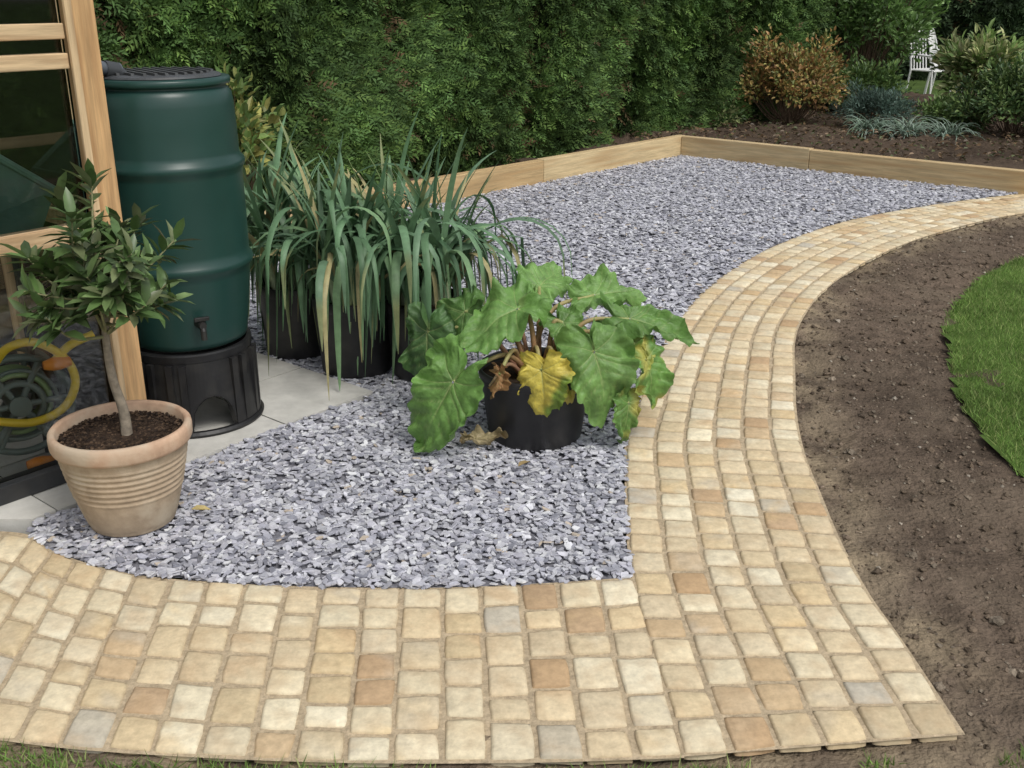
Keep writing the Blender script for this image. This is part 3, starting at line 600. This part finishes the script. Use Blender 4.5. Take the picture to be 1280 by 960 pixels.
for s in(-.075,.075):
    c=hc+ax*s;ring(g,c,.165,.012,DC);ring(g,c,.075,.012,DC);ring(g,c,.12,.007,DC)
    for k in range(6):
        t=k*pi/3;tube(g,[c+(u*cos(t)+w*sin(t))*.03,c+(u*cos(t)+w*sin(t))*.165],.011,8,DC)
    tube(g,[c,c+u*.16-w*.23],.012,8,DC);tube(g,[c,c-u*.16-w*.23],.012,8,DC)
tube(g,[hc-ax*.11,hc+ax*.10],.035,16,DC);g.build('drum',M_plastic,par,True)
YH=(.95,.66,.04);g=Geo()
for i in range(5): ring(g,hc+ax*(-.05+i*.025),.10,.011,(.30,.42,.20))
tube(g,crom([hc+ax*.11-u*.06+w*.16,hc+ax*.13-u*.01+w*.215,hc+ax*.14+u*.07+w*.22,hc+ax*.14+u*.15+w*.15,hc+ax*.14+u*.17+w*.06,hc+ax*.14+u*.12-w*.02,hc+ax*.13+u*.02-w*.05,hc+ax*.12-u*.10-w*.02],8),.014,10,YH)
tube(g,crom([hc+ax*.14+u*.11+w*.14,hc+ax*.14+u*.17+w*.19,hc+ax*.14+u*.25+w*.215],6),.014,10,YH);g.build('yellow_hose',M_plastic,par,True)
g=Geo()
for off in((.12,.14,),(.13,-.17),(.02,-.19)):
    c=hc+ax*.15+u*off[0]+w*off[1];tube(g,[c-u*.04,c-u*.012,c+u*.012,c+u*.045],[.014,.022,.022,.015],12,(.9,.30,.03))
g.build('connectors',M_plastic,par,True)
# ---------------------------------------------------------------- garden chairs
def chair(x,y,rot):
    par=empty('garden_chair');g=Geo();X=A([cos(rot),sin(rot),0]);Y=A([-sin(rot),cos(rot),0]);o=A([x,y,-.05]);Zv=A([0,0,1]);c=(.8,.8,.78)
    def q(a,b,z):return o+X*a+Y*b+Zv*z
    for a in(-.22,.22):
        tube(g,[q(a,-.22,0),q(a,-.2,.45),q(a*1.05,-.2,.66)],.016,8,c);tube(g,[q(a,.26,0),q(a,.2,.45),q(a*.95,.27,.8),q(a*.8,.3,.9)],.016,8,c);tube(g,[q(a*1.05,-.2,.66),q(a*1.05,.24,.68)],.016,8,c)
    tube(g,crom([q(-.18,.3,.9),q(-.1,.31,.97),q(0,.31,1.0),q(.1,.31,.97),q(.18,.3,.9)],5),.016,8,c)
    for i in range(7):
        a=-.2+i*.4/6;tube(g,[q(a,-.22,.45),q(a,.22,.45)],.014,6,c)
        if 0<i<6: tube(g,[q(a,.22,.46),q(a*.9,.31,.96)],.011,6,c)
    for b in(-.22,.22): tube(g,[q(-.22,b,.45),q(.22,b,.45)],.014,8,c)
    tube(g,crom([q(-.2,.25,.6),q(0,.28,.78),q(.2,.25,.6)],6),.011,6,c)
    g.build('frame',M_metal,par,True)
chair(6.35,16.4,.5);chair(8.0,15.9,-2.2);chair(6.95,17.3,1.0)
par=empty('garden_table');g=Geo();lathe(g,[(0,.66),(.45,.66),(.46,.68),(.45,.70),(0,.70)],(7.3,16.6,0),32,(.75,.75,.73));
tube(g,[(7.3,16.6,-.05),(7.3,16.6,.66)],.03,10,(.7,.7,.68));lathe(g,[(.25,-.06),(.25,-.03),(.03,.02)],(7.3,16.6,0),24,(.7,.7,.68));g.build('top_and_leg',M_metal,par,True)
# ---------------------------------------------------------------- light
el,az=radians(55),radians(140)
w=bpy.data.worlds.new('World');S.world=w;w.use_nodes=True;N=w.node_tree.nodes;L=w.node_tree.links;bg=N['Background']
sky=N.new('ShaderNodeTexSky');sky.sky_type='NISHITA';sky.sun_disc=False;sky.sun_elevation=el;sky.sun_rotation=az;sky.dust_density=3;sky.air_density=1.0
hs=N.new('ShaderNodeHueSaturation');hs.inputs['Saturation'].default_value=.25;L.new(sky.outputs[0],hs.inputs['Color']);L.new(hs.outputs[0],bg.inputs['Color']);bg.inputs['Strength'].default_value=.15
sd=bpy.data.lights.new('sun','SUN');sd.energy=1.5;sd.angle=radians(20);sd.color=(1,.96,.90);so_=bpy.data.objects.new('sun',sd);S.collection.objects.link(so_)
from mathutils import Vector
dirv=Vector((sin(az)*cos(el),cos(az)*cos(el),sin(el)));so_.rotation_euler=dirv.to_track_quat('Z','Y').to_euler()
cam=bpy.data.cameras.new('camera');co=bpy.data.objects.new('camera',cam);S.collection.objects.link(co);co.location=(0,0,1.55);co.rotation_euler=(radians(90-20.8),0,0)
cam.sensor_width=36;cam.lens=36.56;cam.clip_start=.05;cam.clip_end=600;S.camera=co
S.view_settings.view_transform='Standard';S.view_settings.look='None';S.view_settings.exposure=0
